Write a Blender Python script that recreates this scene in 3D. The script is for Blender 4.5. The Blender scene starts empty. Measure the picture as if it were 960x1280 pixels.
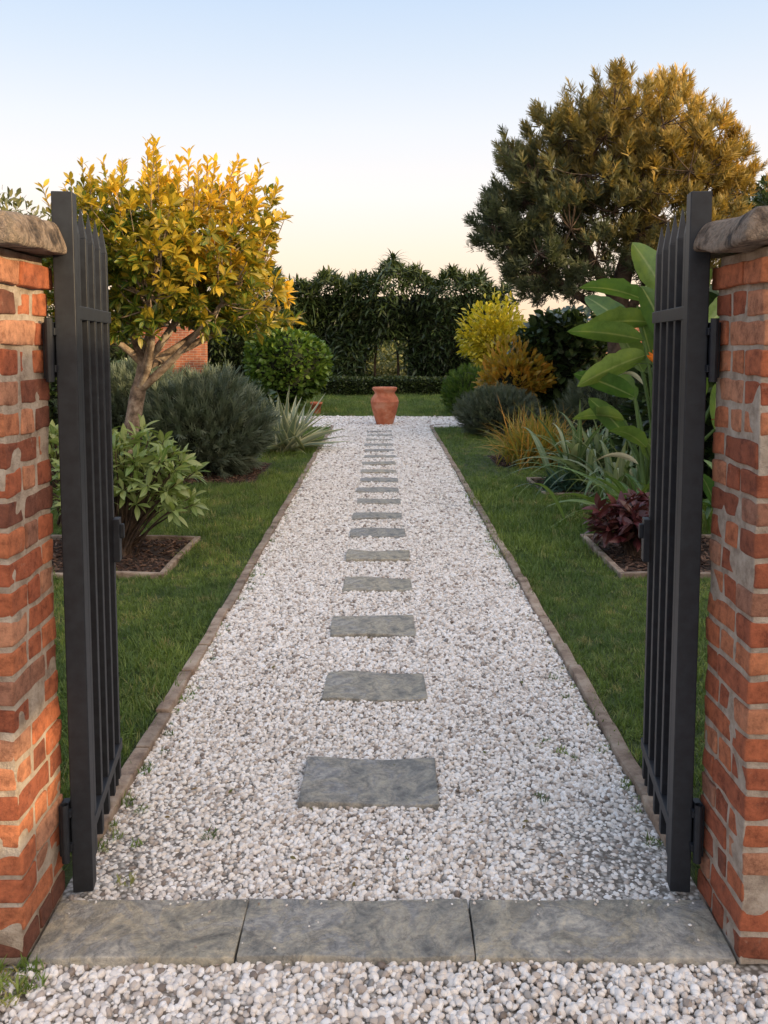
import bpy, math, numpy as np
from mathutils import Vector
R=np.random.RandomState(11)
scene=bpy.context.scene
COL=scene.collection
def nrm(v): return v/np.maximum(np.linalg.norm(v,axis=-1,keepdims=True),1e-9)
class SN:
    def __init__(s,freq,n=9,seed=0):
        r=np.random.RandomState(seed); s.k=nrm(r.normal(size=(n,3)))*freq*(.6+r.rand(n,1)*1.0); s.p=r.rand(n)*6.28
    def __call__(s,p): return np.sin(p@s.k.T+s.p).sum(-1)/math.sqrt(len(s.p))*.9
# ---------------------------------------------------------------- builder
class B:
    def __init__(s): s.V=[];s.F=[];s.r=[];s.t=[];s.u=[];s.m=[];s.n=0
    def add(s,V,F,rnd=0.,tint=0.,u=0.,m=0):
        V=np.asarray(V,float).reshape(-1,3);F=np.asarray(F,np.int64).reshape(-1,4);k=len(V)
        s.V.append(V);s.F.append(F+s.n);s.n+=k
        for l,x in ((s.r,rnd),(s.t,tint),(s.u,u)): l.append(np.broadcast_to(np.asarray(x,float),(k,)).copy())
        s.m.append(np.full(len(F),m,np.int32))
    def inst(s,T,pos,Rm,scl,rnd,tint,m=0):
        TV,TF,TU=T;n=len(pos);k=len(TV)
        if n==0:return
        scl=np.broadcast_to(np.asarray(scl,float),(n,))
        V=np.einsum('nij,kj->nki',Rm,TV)*scl[:,None,None]+pos[:,None,:]
        F=TF[None]+(np.arange(n)*k)[:,None,None]
        rnd=np.broadcast_to(np.asarray(rnd,float),(n,));tint=np.broadcast_to(np.asarray(tint,float),(n,))
        s.add(V,F,np.repeat(rnd,k),np.repeat(tint,k),np.tile(TU,n),m)
    def obj(s,name,mats,origin=(0,0,0),smooth=True,parent=None):
        V=np.concatenate(s.V)-np.array(origin);F=np.concatenate(s.F)
        me=bpy.data.meshes.new(name)
        me.vertices.add(len(V));me.vertices.foreach_set('co',V.astype(np.float32).ravel())
        me.loops.add(F.size);me.loops.foreach_set('vertex_index',F.astype(np.int32).ravel())
        me.polygons.add(len(F));me.polygons.foreach_set('loop_start',(np.arange(len(F))*4).astype(np.int32))
        me.update(calc_edges=True)
        for nm,l in (('rnd',s.r),('tint',s.t),('uu',s.u)):
            a=me.attributes.new(nm,'FLOAT','POINT');a.data.foreach_set('value',np.concatenate(l).astype(np.float32))
        for m in mats: me.materials.append(m)
        me.polygons.foreach_set('material_index',np.concatenate(s.m))
        me.polygons.foreach_set('use_smooth',np.full(len(F),smooth))
        me.update()
        o=bpy.data.objects.new(name,me);COL.objects.link(o);o.location=origin
        if parent: o.parent=parent;o.location=Vector(origin)-parent.location
        return o
def gridF(a,b):
    i,j=np.meshgrid(np.arange(a-1),np.arange(b-1),indexing='ij');q=(i*b+j).ravel()
    return np.stack([q,q+b,q+b+1,q+1],1)
def boxsurf(cx,cy,cz):
    V=[];F=[];n=0
    def face(a,b,fn):
        nonlocal n
        A,Bb=np.meshgrid(a,b,indexing='ij');V.append(fn(A.ravel(),Bb.ravel()));F.append(gridF(len(a),len(b))+n);n+=A.size
    o=lambda a:np.ones_like(a)
    face(cx,cy,lambda a,b:np.stack([a,b,o(a)],1));face(cy,cx,lambda a,b:np.stack([b,a,-o(a)],1))
    face(cy,cz,lambda a,b:np.stack([o(a),a,b],1));face(cz,cy,lambda a,b:np.stack([-o(a),b,a],1))
    face(cz,cx,lambda a,b:np.stack([b,o(a),a],1));face(cx,cz,lambda a,b:np.stack([a,-o(a),b],1))
    return np.concatenate(V),np.concatenate(F)
def gr(n,e=.9):
    return np.concatenate([[-1,-e-(1-e)*.55],np.linspace(-e,e,n),[e+(1-e)*.55,1]])
def rbox(b,c,size,r=.005,amp=0.,sn=None,g=(4,3,3),m=0,rnd=0.,rot=0.,tint=0.,taper=None):
    h=np.array(size,float)/2
    es=[max(.3,1-1.6*r/x) for x in h]
    V,F=boxsurf(gr(g[0],es[0]),gr(g[1],es[1]),gr(g[2],es[2]))
    P=V*h;I=np.clip(P,-(h-r),h-r);D=P-I;l=np.linalg.norm(D,axis=1,keepdims=True)
    N=D/np.maximum(l,1e-9);P=np.where(l>1e-9,I+N*np.minimum(l,r),P)
    if taper is not None: P=taper(P,h)
    if rot: 
        cr,sr=math.cos(rot),math.sin(rot);P=P@np.array([[cr,sr,0],[-sr,cr,0],[0,0,1]])
    P=P+np.array(c)
    if amp and sn is not None:
        P=P+np.stack([sn(P),sn(P+7.3),sn(P+13.1)],1)*amp
    b.add(P,F,rnd,tint,0,m)
def tube(b,pts,rad,n=8,m=0,rnd=0.):
    pts=np.array(pts,float);rad=np.array(rad,float);k=len(pts)
    T=nrm(np.gradient(pts,axis=0))
    ref=np.tile([[0.31,0.95,0.05]],(k,1)) if abs(T[:,2]).mean()>.5 else np.tile([[0.02,0.05,1.]],(k,1))
    X=nrm(np.cross(T,ref));Y=np.cross(T,X)
    a=np.linspace(0,2*math.pi,n+1)
    V=pts[:,None]+rad[:,None,None]*(np.cos(a)[None,:,None]*X[:,None]+np.sin(a)[None,:,None]*Y[:,None])
    b.add(V,gridF(k,n+1)[:,::-1],rnd,0,0,m)
def bez(p0,p1,p2,n=8):
    t=np.linspace(0,1,n)[:,None];return (1-t)**2*np.array(p0)+2*t*(1-t)*np.array(p1)+t*t*np.array(p2)
def leafT(w=.3,rows=4,curve=.15,fold=.2,p=1.2):
    t=np.linspace(0,1,rows+1);W=w/2*np.maximum(np.sin(math.pi*t**p),.04)
    V=[];U=[]
    for i,tt in enumerate(t):
        z=-curve*tt*tt
        for c in(-1,0,1): V.append([c*W[i],tt,z+fold*W[i]*abs(c)]);U.append(abs(c))
    return np.array(V),gridF(rows+1,3)[:,::-1],np.array(U,float)
def frames(d,noise=.5):
    y=nrm(d);up=np.array([0,0,1.])+R.normal(size=d.shape)*noise
    x=nrm(np.cross(y,up));z=np.cross(x,y);return np.stack([x,y,z],-1)
def straps(b,base,az,el,L,droop,w,rows=8,kind='strap',rnd=0.,tint=0.,m=0,fold=.3,roll=0.,wave=0.):
    n=len(az);t=np.linspace(0,1,rows+1);roll=np.broadcast_to(roll,(n,))
    base=np.broadcast_to(np.asarray(base,float),(n,3))
    L=np.broadcast_to(L,(n,));droop=np.broadcast_to(droop,(n,));w=np.broadcast_to(w,(n,))
    r=L[:,None]*np.cos(el)[:,None]*t;z=L[:,None]*np.sin(el)[:,None]*t-(droop*L)[:,None]*t**2
    P=base[:,None]+np.stack([r*np.cos(az)[:,None],r*np.sin(az)[:,None],z],-1)
    S=np.stack([-np.sin(az),np.cos(az),az*0],-1)
    Dr=np.stack([np.cos(az)*np.cos(el),np.sin(az)*np.cos(el),np.sin(el)],-1);U=np.cross(Dr,S)
    S2=S*np.cos(roll)[:,None]+U*np.sin(roll)[:,None];U2=np.cross(Dr,S2)
    pf=(1-t**3)*(.55+.45*np.sin(math.pi*np.minimum(t*1.4,1)))+.02 if kind=='strap' else np.sin(math.pi*np.clip(t**.85,0,1))**.65+.02
    c=np.array([-1,-.5,0,.5,1.])
    W=w[:,None]/2*pf
    wv=1+wave*R.normal(size=(n,rows+1,5)) if wave else 1.
    V=P[:,:,None]+S2[:,None,None,:]*(W[:,:,None]*c*wv)[...,None]+U2[:,None,None,:]*(fold*W[:,:,None]*np.abs(c)*(1+(wv-1)*4))[...,None]
    F=gridF(rows+1,5)[None]+(np.arange(n)*(rows+1)*5)[:,None,None]
    k=(rows+1)*5
    b.add(V,F,np.repeat(np.broadcast_to(rnd,(n,)),k),np.repeat(np.broadcast_to(tint,(n,)),k),np.tile(np.abs(c),n*(rows+1)),m)
# ---------------------------------------------------------------- materials
def M(name,rough=.7):
    m=bpy.data.materials.new(name);m.use_nodes=True;nt=m.node_tree;bs=nt.nodes['Principled BSDF']
    bs.inputs['Roughness'].default_value=rough;return m,nt,bs
def N(nt,t,**kw):
    n=nt.nodes.new(t)
    for k,v in kw.items(): setattr(n,k,v)
    return n
def mix(nt,f,a,b,blend='MIX'):
    n=N(nt,'ShaderNodeMix',data_type='RGBA',blend_type=blend)
    for i,x in((0,f),(6,a),(7,b)):
        if hasattr(x,'is_output') : nt.links.new(x,n.inputs[i])
        elif i==0:n.inputs[0].default_value=x
        else:n.inputs[i].default_value=(*x,1)
    return n.outputs[2]
def noise(nt,scale,detail=4,rough=.6,vec=None,dist=0):
    n=N(nt,'ShaderNodeTexNoise');n.inputs['Scale'].default_value=scale;n.inputs['Detail'].default_value=detail
    n.inputs['Roughness'].default_value=rough;n.inputs['Distortion'].default_value=dist
    if vec is None:
        tc=N(nt,'ShaderNodeTexCoord');vec=tc.outputs['Object']
    nt.links.new(vec,n.inputs['Vector']);return n.outputs['Fac']
def ramp(nt,f,stops,interp='LINEAR'):
    n=N(nt,'ShaderNodeValToRGB');cr=n.color_ramp;cr.interpolation=interp
    while len(cr.elements)<len(stops): cr.elements.new(.5)
    for e,(p,c) in zip(cr.elements,stops): e.position=p;e.color=(*c,1) if len(c)==3 else c
    nt.links.new(f,n.inputs[0]);return n.outputs[0]
def bump(nt,bs,h,strength=.4,dist=.01):
    n=N(nt,'ShaderNodeBump');n.inputs['Strength'].default_value=strength;n.inputs['Distance'].default_value=dist
    nt.links.new(h,n.inputs['Height']);nt.links.new(n.outputs[0],bs.inputs['Normal'])
def attr(nt,nm): n=N(nt,'ShaderNodeAttribute');n.attribute_name=nm;return n.outputs['Fac']
def leafmat(name,a,b,tint,rough=.45,trans=.3,edge=None):
    m,nt,bs=M(name,rough)
    c=mix(nt,attr(nt,'rnd'),a,b);c=mix(nt,attr(nt,'tint'),c,tint)
    if edge: c=mix(nt,ramp(nt,attr(nt,'uu'),[(.55,(0,0,0)),(.8,(1,1,1))]),c,edge)
    else: c=mix(nt,ramp(nt,attr(nt,'uu'),[(.0,(.35,.35,.35)),(.25,(0,0,0))]),c,tint)
    nt.links.new(c,bs.inputs['Base Color'])
    tr=N(nt,'ShaderNodeBsdfTranslucent');nt.links.new(mix(nt,1.,c,(1.3,1.25,.6),'MULTIPLY'),tr.inputs[0])
    ms=N(nt,'ShaderNodeMixShader');ms.inputs[0].default_value=trans
    nt.links.new(bs.outputs[0],ms.inputs[1]);nt.links.new(tr.outputs[0],ms.inputs[2])
    nt.links.new(ms.outputs[0],nt.nodes['Material Output'].inputs[0]);return m
def noisemat(name,stops,scale,rough=.85,bs_=.5,bscale=60,detail=6,bd=.006,rndmix=None):
    m,nt,bs=M(name,rough);c=ramp(nt,noise(nt,scale,detail,.65),stops)
    if rndmix: c=mix(nt,rndmix,c,ramp(nt,attr(nt,'rnd'),[(0,(.55,.55,.55)),(1,(1.25,1.2,1.15))]),'MULTIPLY')
    nt.links.new(c,bs.inputs['Base Color']);bump(nt,bs,noise(nt,bscale,5,.7),bs_,bd);return m
def flat(name,c,rough=.8):
    m,nt,bs=M(name,rough);bs.inputs['Base Color'].default_value=(*c,1);return m

m_bark=noisemat('bark',[(.36,(.10,.07,.05)),(.5,(.26,.19,.14)),(.62,(.40,.33,.26))],11,.9,.8,40,bd=.012)
m_barkd=noisemat('bark_dark',[(.36,(.03,.02,.015)),(.62,(.12,.08,.055))],9,.9,.8,30)
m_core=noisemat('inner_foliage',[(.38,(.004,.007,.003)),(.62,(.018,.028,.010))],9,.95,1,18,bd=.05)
m_soil=noisemat('soil',[(.36,(.018,.011,.007)),(.5,(.05,.03,.02)),(.65,(.09,.058,.04))],22,.95,1,45,bd=.03)
def slatemat(name,k=1.):
    m,nt,bs=M(name,.62)
    n1=noise(nt,3.6,9,.68,dist=1.2);n2=noise(nt,42,6,.75);n3=noise(nt,11,7,.7,dist=1.8)
    c=ramp(nt,n1,[(.36,(.165*k,.165*k,.155*k)),(.44,(.25*k,.245*k,.22*k)),(.5,(.345*k,.32*k,.265*k)),(.55,(.26*k,.26*k,.255*k)),(.63,(.40*k,.385*k,.35*k))])
    c=mix(nt,.7,c,ramp(nt,n2,[(.38,(.66,.66,.66)),(.6,(1.15,1.14,1.1))]),'MULTIPLY')
    c=mix(nt,.65,c,ramp(nt,n3,[(.40,(.55,.56,.58)),(.5,(1,1,1)),(.62,(1.35,1.28,1.15))]),'MULTIPLY')
    v=N(nt,'ShaderNodeTexVoronoi',feature='DISTANCE_TO_EDGE');v.inputs['Scale'].default_value=5
    tc=N(nt,'ShaderNodeTexCoord');mp=N(nt,'ShaderNodeVectorMath',operation='ADD')
    nz=N(nt,'ShaderNodeTexNoise');nz.inputs['Scale'].default_value=5;nz.inputs['Detail'].default_value=5;nt.links.new(tc.outputs['Object'],nz.inputs['Vector'])
    nt.links.new(tc.outputs['Object'],mp.inputs[0]);nt.links.new(nz.outputs['Color'],mp.inputs[1]);nt.links.new(mp.outputs[0],v.inputs['Vector'])
    cr=ramp(nt,v.outputs['Distance'],[(0,(.45,.45,.45)),(.02,(1,1,1))])
    c=mix(nt,.5,c,cr,'MULTIPLY');c=mix(nt,.8,c,ramp(nt,attr(nt,'rnd'),[(0,(.85,.87,.92)),(1,(1.18,1.12,1.0))]),'MULTIPLY')
    nt.links.new(c,bs.inputs['Base Color'])
    a=N(nt,'ShaderNodeMath',operation='ADD');nt.links.new(n3,a.inputs[0])
    mm=N(nt,'ShaderNodeMath',operation='MULTIPLY');mm.inputs[1].default_value=.35;nt.links.new(noise(nt,90,5,.7),mm.inputs[0]);nt.links.new(mm.outputs[0],a.inputs[1])
    bump(nt,bs,a.outputs[0],.9,.016);return m
m_slate=slatemat('slate',1.2);m_thr=slatemat('threshold_stone',1.25)
m_brick,nt,bs=M('brick',.88)
c=ramp(nt,attr(nt,'rnd'),[(0,(.15,.06,.04)),(.08,(.26,.08,.04)),(.25,(.37,.105,.048)),(.55,(.46,.145,.062)),(.75,(.50,.19,.09)),(.9,(.50,.25,.15)),(1,(.3,.14,.09))])
c=mix(nt,.9,c,ramp(nt,noise(nt,30,7,.75),[(.36,(.5,.43,.40)),(.48,(.95,.93,.92)),(.62,(1.3,1.3,1.3))]),'MULTIPLY')
c=mix(nt,ramp(nt,noise(nt,21,8,.8),[(.60,(0,0,0)),(.72,(.55,.55,.55))]),c,(.50,.37,.28))
c=mix(nt,ramp(nt,noise(nt,9,8,.78,dist=1),[(.60,(0,0,0)),(.70,(.6,.6,.6))]),c,(.10,.05,.035))
nt.links.new(c,bs.inputs['Base Color']);bump(nt,bs,noise(nt,70,7,.8),.9,.01)
m_mortar=noisemat('mortar',[(.36,(.32,.255,.20)),(.5,(.48,.40,.32)),(.64,(.58,.51,.43))],18,.95,1,110,bd=.012)
m_cap=noisemat('capstone',[(.36,(.05,.038,.03)),(.44,(.17,.125,.09)),(.52,(.34,.26,.195)),(.6,(.20,.16,.12)),(.68,(.40,.34,.27))],13,.92,1,45,bd=.03,detail=9)
m_gate,nt,bs=M('gate_paint',.5)
nt.links.new(ramp(nt,noise(nt,30,4),[(.35,(.011,.013,.018)),(.65,(.019,.023,.030))]),bs.inputs['Base Color']);bs.inputs['Specular IOR Level'].default_value=.4
m_edge=noisemat('edging_stone',[(.36,(.15,.105,.078)),(.5,(.29,.22,.165)),(.64,(.40,.33,.26))],9,.9,.8,60,rndmix=.6)
m_terra,nt,bs=M('terracotta',.75)
nt.links.new(ramp(nt,noise(nt,5,6),[(.36,(.40,.11,.05)),(.5,(.56,.17,.08)),(.64,(.62,.27,.16))]),bs.inputs['Base Color']);bump(nt,bs,noise(nt,50,4),.2,.004)
m_wall,nt,bs=M('wall_brick',.9)
tc=N(nt,'ShaderNodeTexCoord');sp=N(nt,'ShaderNodeSeparateXYZ');nt.links.new(tc.outputs['Object'],sp.inputs[0])
ad=N(nt,'ShaderNodeMath',operation='ADD');nt.links.new(sp.outputs[0],ad.inputs[0]);nt.links.new(sp.outputs[1],ad.inputs[1])
cb=N(nt,'ShaderNodeCombineXYZ');nt.links.new(ad.outputs[0],cb.inputs[0]);nt.links.new(sp.outputs[2],cb.inputs[1])
bt=N(nt,'ShaderNodeTexBrick');nt.links.new(cb.outputs[0],bt.inputs['Vector'])
for k,v in(('Scale',1),('Mortar Size',.007),('Brick Width',.225),('Row Height',.075),('Mortar Smooth',.2),('Bias',0)): bt.inputs[k].default_value=v
bt.inputs['Color1'].default_value=(.40,.13,.06,1);bt.inputs['Color2'].default_value=(.24,.08,.05,1);bt.inputs['Mortar'].default_value=(.35,.29,.23,1)
c=mix(nt,.6,bt.outputs['Color'],ramp(nt,noise(nt,4,6),[(.36,(.5,.5,.5)),(.64,(1.2,1.15,1.1))]),'MULTIPLY')
nt.links.new(c,bs.inputs['Base Color']);bump(nt,bs,bt.outputs['Fac'],-.5,.01)
m_gsheet,nt,bs=M('gravel_bed',.9)
tc=N(nt,'ShaderNodeTexCoord');v=N(nt,'ShaderNodeTexVoronoi');v.inputs['Scale'].default_value=70;nt.links.new(tc.outputs['Object'],v.inputs['Vector'])
c=ramp(nt,v.outputs['Distance'],[(.2,(.50,.47,.43)),(.7,(.14,.12,.10))])
nt.links.new(c,bs.inputs['Base Color']);bump(nt,bs,v.outputs['Distance'],-.8,.01)
m_peb,nt,bs=M('pebble',.72)
oi=N(nt,'ShaderNodeObjectInfo')
c=ramp(nt,oi.outputs['Random'],[(0,(.18,.145,.12)),(.04,(.34,.28,.235)),(.12,(.52,.455,.40)),(.3,(.65,.595,.54)),(.57,(.77,.725,.675)),(.85,(.84,.81,.77)),(.95,(.89,.87,.85)),(.975,(.46,.43,.40)),(1,(.20,.19,.18))])
nt.links.new(c,bs.inputs['Base Color'])
m_ground=noisemat('ground_grass',[(.38,(.035,.05,.015)),(.62,(.08,.09,.03))],.6,.95,.6,8)
m_lsoil=noisemat('lawn_base',[(.38,(.04,.06,.016)),(.62,(.085,.12,.035))],6,.95,1,60,bd=.02)
m_grass,nt,bs=M('grass',.5)
oi=N(nt,'ShaderNodeObjectInfo')
c=ramp(nt,oi.outputs['Random'],[(0,(.09,.15,.03)),(.5,(.15,.24,.05)),(.9,(.22,.31,.08)),(1,(.38,.34,.16))])
c=mix(nt,.9,c,ramp(nt,noise(nt,1.3,4,.6,vec=oi.outputs['Location']),[(.38,(.66,.74,.64)),(.62,(1.4,1.24,.98))]),'MULTIPLY')
nt.links.new(c,bs.inputs['Base Color'])
tr=N(nt,'ShaderNodeBsdfTranslucent');nt.links.new(c,tr.inputs[0]);ms=N(nt,'ShaderNodeMixShader');ms.inputs[0].default_value=.35
nt.links.new(bs.outputs[0],ms.inputs[1]);nt.links.new(tr.outputs[0],ms.inputs[2]);nt.links.new(ms.outputs[0],nt.nodes['Material Output'].inputs[0])
m_mulch,nt,bs=M('bark_mulch',.9);oi=N(nt,'ShaderNodeObjectInfo')
nt.links.new(ramp(nt,oi.outputs['Random'],[(0,(.025,.013,.009)),(.6,(.08,.042,.027)),(1,(.2,.12,.08))]),bs.inputs['Base Color'])
# ---------------------------------------------------------------- GN scatter
def gn_scatter(name,P,rot,scl,idx,templates,parent=None):
    coll=bpy.data.collections.new(name+'_templates')
    for t in templates: coll.objects.link(t)
    me=bpy.data.meshes.new(name);me.vertices.add(len(P));me.vertices.foreach_set('co',P.astype(np.float32).ravel())
    a=me.attributes.new('rot','FLOAT_VECTOR','POINT');a.data.foreach_set('vector',rot.astype(np.float32).ravel())
    a=me.attributes.new('scl','FLOAT','POINT');a.data.foreach_set('value',scl.astype(np.float32))
    a=me.attributes.new('idx','INT','POINT');a.data.foreach_set('value',idx.astype(np.int32))
    o=bpy.data.objects.new(name,me);COL.objects.link(o)
    ng=bpy.data.node_groups.new(name+'_nodes','GeometryNodeTree')
    ng.interface.new_socket('Geometry',in_out='INPUT',socket_type='NodeSocketGeometry')
    ng.interface.new_socket('Geometry',in_out='OUTPUT',socket_type='NodeSocketGeometry')
    gi=ng.nodes.new('NodeGroupInput');go=ng.nodes.new('NodeGroupOutput')
    ip=ng.nodes.new('GeometryNodeInstanceOnPoints');ci=ng.nodes.new('GeometryNodeCollectionInfo')
    ci.inputs['Collection'].default_value=coll;ci.inputs['Separate Children'].default_value=True;ci.inputs['Reset Children'].default_value=True
    ng.links.new(gi.outputs[0],ip.inputs['Points']);ng.links.new(ci.outputs[0],ip.inputs['Instance'])
    ip.inputs['Pick Instance'].default_value=True
    for nm,dt,sk in(('rot','FLOAT_VECTOR','Rotation'),('scl','FLOAT','Scale'),('idx','INT','Instance Index')):
        na=ng.nodes.new('GeometryNodeInputNamedAttribute');na.data_type=dt;na.inputs['Name'].default_value=nm
        out=[s for s in na.outputs if s.enabled and s.name=='Attribute'][0]
        ng.links.new(out,ip.inputs[sk])
    ng.links.new(ip.outputs[0],go.inputs[0])
    md=o.modifiers.new('scatter','NODES');md.node_group=ng
    if parent:o.parent=parent
    return o
def unlinked(b,name,mats,smooth=True):
    o=b.obj(name,mats,smooth=smooth);COL.objects.unlink(o);return o
def pebbleT(seed):
    import bmesh
    bm=bmesh.new();bmesh.ops.create_icosphere(bm,subdivisions=2,radius=.5)
    s=SN(3.2,seed=seed);r=np.random.RandomState(seed);ax=np.array([1.1,.78+.2*r.rand(),.6+.15*r.rand()])
    co=np.array([v.co[:] for v in bm.verts]);co=co*(1+.2*s(co*2))[:,None]*ax
    for v,q in zip(bm.verts,co):v.co=q
    me=bpy.data.meshes.new('pebble');bm.to_mesh(me);bm.free()
    for p in me.polygons:p.use_smooth=(seed%2==0)
    me.materials.append(m_peb);return bpy.data.objects.new('pebble',me)
def tuftT(seed,n=34,h=.055,rad=.05,mat=None,w=.0035):
    r=np.random.RandomState(seed);b=B();a=r.rand(n)*6.28
    rr=rad*np.sqrt(r.rand(n));base=np.stack([rr*np.cos(a),rr*np.sin(a),0*a-.005],1)
    straps(b,base,r.rand(n)*6.28,np.radians(35+50*r.rand(n)),h*(.5+.9*r.rand(n)),.1+.6*r.rand(n),w*(.8+.5*r.rand(n)),rows=3)
    return unlinked(b,'grass_tuft',[mat or m_grass])
# ---------------------------------------------------------------- ground
def sheet(name,rects,z,mat):
    b=B()
    for x0,x1,y0,y1 in rects: b.add([[x0,y0,z],[x1,y0,z],[x1,y1,z],[x0,y1,z]],[[0,1,2,3]])
    return b.obj(name,[mat],smooth=False)
sheet('ground',[(-400,400,-300,600)],-.03,m_ground)
gp=sheet('gravel_path',[(-.93,.93,2.3,16.6),(-4.5,4.5,16.6,18.9)],0,m_gsheet)
fc=sheet('gravel_forecourt',[(-5,5,-5,2.3)],-.004,m_gsheet)
lawn=sheet('lawn',[(-8.8,-.93,2.3,16.6),(.93,7.4,2.3,16.6),(-8.8,-4.5,16.6,18.9),(4.5,7.4,16.6,18.9),(-8.8,7.4,18.9,29)],-.002,m_lsoil)
ys=[(2.90,3.235,.49),(3.79,4.12,.47),(4.66,5.01,.47),(5.51,5.82,.46),(6.31,6.62,.47),(7.11,7.40,.46),(7.84,8.12,.45),(8.55,8.84,.44),(9.26,9.54,.45),(9.95,10.22,.44)]
y=10.66
while y<16: ys.append((y,y+.28,.44));y+=.70
stones=[]
for i,(a,b_,w) in enumerate(ys):
    b=B();cx=-.035+R.uniform(-.012,.012)
    rbox(b,(0,0,0),(w,b_-a,.036),.006,.006,SN(14,seed=20+i),(14,10,2),rnd=R.rand(),rot=R.uniform(-.02,.02))
    o=b.obj('stepping_stone',[m_slate]);o.location=(cx,(a+b_)/2,.004);stones.append((cx,(a+b_)/2,w/2,(b_-a)/2))
b=B();xs=[(-.912,-.379),(-.376,.242),(.245,.912)]
for i,(a,c_) in enumerate(xs): rbox(b,((a+c_)/2,2.255+[0,.003,-.003][i],-.012),(c_-a,.235,.07),.004,.0024,SN(13,seed=60+i),(24,9,3),rnd=[.75,.25,.5][i])
b.obj('stone_threshold',[m_thr],origin=(0,2.26,0))
beds=[(-2.7,-1.5,5.9,7.05),(1.65,2.95,5.9,7.1),(1.72,3.1,9.1,10.2),(1.5,2.7,11.3,12.4),(-3.0,-1.45,9.9,11.6)]
def ingrass(P):
    k=np.ones(len(P),bool)
    for x0,x1,y0,y1 in beds: k&=~((P[:,0]>x0-.02)&(P[:,0]<x1+.02)&(P[:,1]>y0-.02)&(P[:,1]<y1+.02))
    return k
chips=[]
for k in range(3):
    b=B();rbox(b,(0,0,0),(.04,.016,.008),.003,.003,SN(60,seed=k),(3,2,2));chips.append(unlinked(b,'bark_chip',[m_mulch]))
for i,(x0,x1,y0,y1) in enumerate(beds):
    b=B();b.add([[x0,y0,.004],[x1,y0,.004],[x1,y1,.004],[x0,y1,.004]],[[0,1,2,3]],m=0)
    if i<3:
        t=.045
        for c_,s_ in(((( x0+x1)/2,y0,.002),(x1-x0+t,t,.07)),(((x0+x1)/2,y1,.002),(x1-x0+t,t,.07)),((x0,(y0+y1)/2,.002),(t,y1-y0-t-.004,.066)),((x1,(y0+y1)/2,.002),(t,y1-y0-t-.004,.066))):
            rbox(b,c_,s_,.008,.006,SN(8,seed=i),(14,12,2),m=1,rnd=R.rand())
    bed=b.obj('planting_bed',[m_soil,m_edge])
    n=int((x1-x0)*(y1-y0)*900);P=np.stack([R.uniform(x0+.03,x1-.03,n),R.uniform(y0+.03,y1-.03,n),R.uniform(.004,.02,n)],1)
    ch=chips if i==0 else [o.copy() for o in chips]
    gn_scatter('bark_mulch',P,np.stack([R.normal(0,.3,n),R.normal(0,.3,n),R.rand(n)*6.3],1),R.uniform(.4,1.3,n),R.randint(0,3,n),ch,parent=bed)
pebs=[pebbleT(s) for s in range(6)]
def jgrid(x0,x1,y0,y1,s):
    X,Y=np.meshgrid(np.arange(x0,x1,s),np.arange(y0,y1,s));P=np.stack([X.ravel(),Y.ravel()],1);return P+R.uniform(-.48,.48,P.shape)*s
PP=[];SS=[]
for x0,x1,y0,y1,s in((-.9,.9,2.37,4.2,.0122),(-.9,.9,4.2,7,.015),(-.9,.9,7,11,.0195),(-.9,.9,11,16.6,.028),(-4.4,4.4,16.6,18.85,.038),(-1.35,1.35,1.55,2.145,.0145),(-3,3,.4,1.55,.03)):
    P=jgrid(x0,x1,y0,y1,s)
    PP.append(P);SS.append(np.full(len(P),s*1.30)*R.uniform(.55,1.55,len(P)))
P=np.concatenate(PP);S=np.concatenate(SS)
keep=np.ones(len(P),bool)
for cx,cy,hw,hd in stones:
    keep&=~((abs(P[:,0]-cx)<hw-.004)&(abs(P[:,1]-cy)<hd-.004))
keep&=~((abs(P[:,0])>.915)&(P[:,1]>2.1)&(P[:,1]<2.5))
P=P[keep];S=S[keep];n=len(P)
zz=.002+.006*SN(4,seed=8)(np.c_[P,P[:,0]*0])+R.uniform(-.003,.006,n)
P3=np.c_[P,zz]
rot=np.stack([R.normal(0,.5,n),R.normal(0,.5,n),R.rand(n)*6.3],1);ix=R.randint(0,6,n)
fore=P3[:,1]<2.2
gn_scatter('gravel_pebbles',P3[~fore],rot[~fore],S[~fore],ix[~fore],pebs,gp)
gn_scatter('gravel_pebbles_forecourt',P3[fore],rot[fore],S[fore],ix[fore],[o.copy() for o in pebs],fc)
n=46;P=np.c_[R.uniform(-.88,.88,n),np.where(R.rand(n)<.6,R.uniform(2.34,2.37,n),R.uniform(2.15,2.37,n)),np.full(n,.027)]
gn_scatter('stray_pebbles',P,np.stack([R.normal(0,.3,n),R.normal(0,.3,n),R.rand(n)*6.3],1),R.uniform(.004,.011,n),R.randint(0,6,n),[o.copy() for o in pebs],gp)
tufts=[tuftT(s) for s in range(5)]
PP=[];SS=[]
for x0,x1,y0,y1,s,k in((-2.6,-.965,2.5,6,.042,.95),(.965,2.6,2.5,6,.042,.95),(-5,-.965,6,10.5,.06,1.15),(.965,5,6,10.5,.06,1.15),(-6,-.965,10.5,16.55,.085,1.4),(.965,6,10.5,16.55,.085,1.4),(-6,6,18.95,26.5,.12,1.8),(-5,-2.6,2.5,6,.08,1.3),(2.6,5,2.5,6,.08,1.3)):
    P=jgrid(x0,x1,y0,y1,s);PP.append(P);SS.append(R.uniform(.6,1.35,len(P))*k)
P=np.concatenate(PP);S=np.concatenate(SS);k=ingrass(P);P=P[k];S=S[k];n=len(P)
S=S*(1+.3*SN(2.5,seed=4)(np.c_[P,P[:,0]*0]))
gn_scatter('grass_blades',np.c_[P,np.zeros(n)],np.stack([R.normal(0,.18,n),R.normal(0,.18,n),R.rand(n)*6.3],1),S,R.randint(0,5,n),tufts,lawn)
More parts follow.
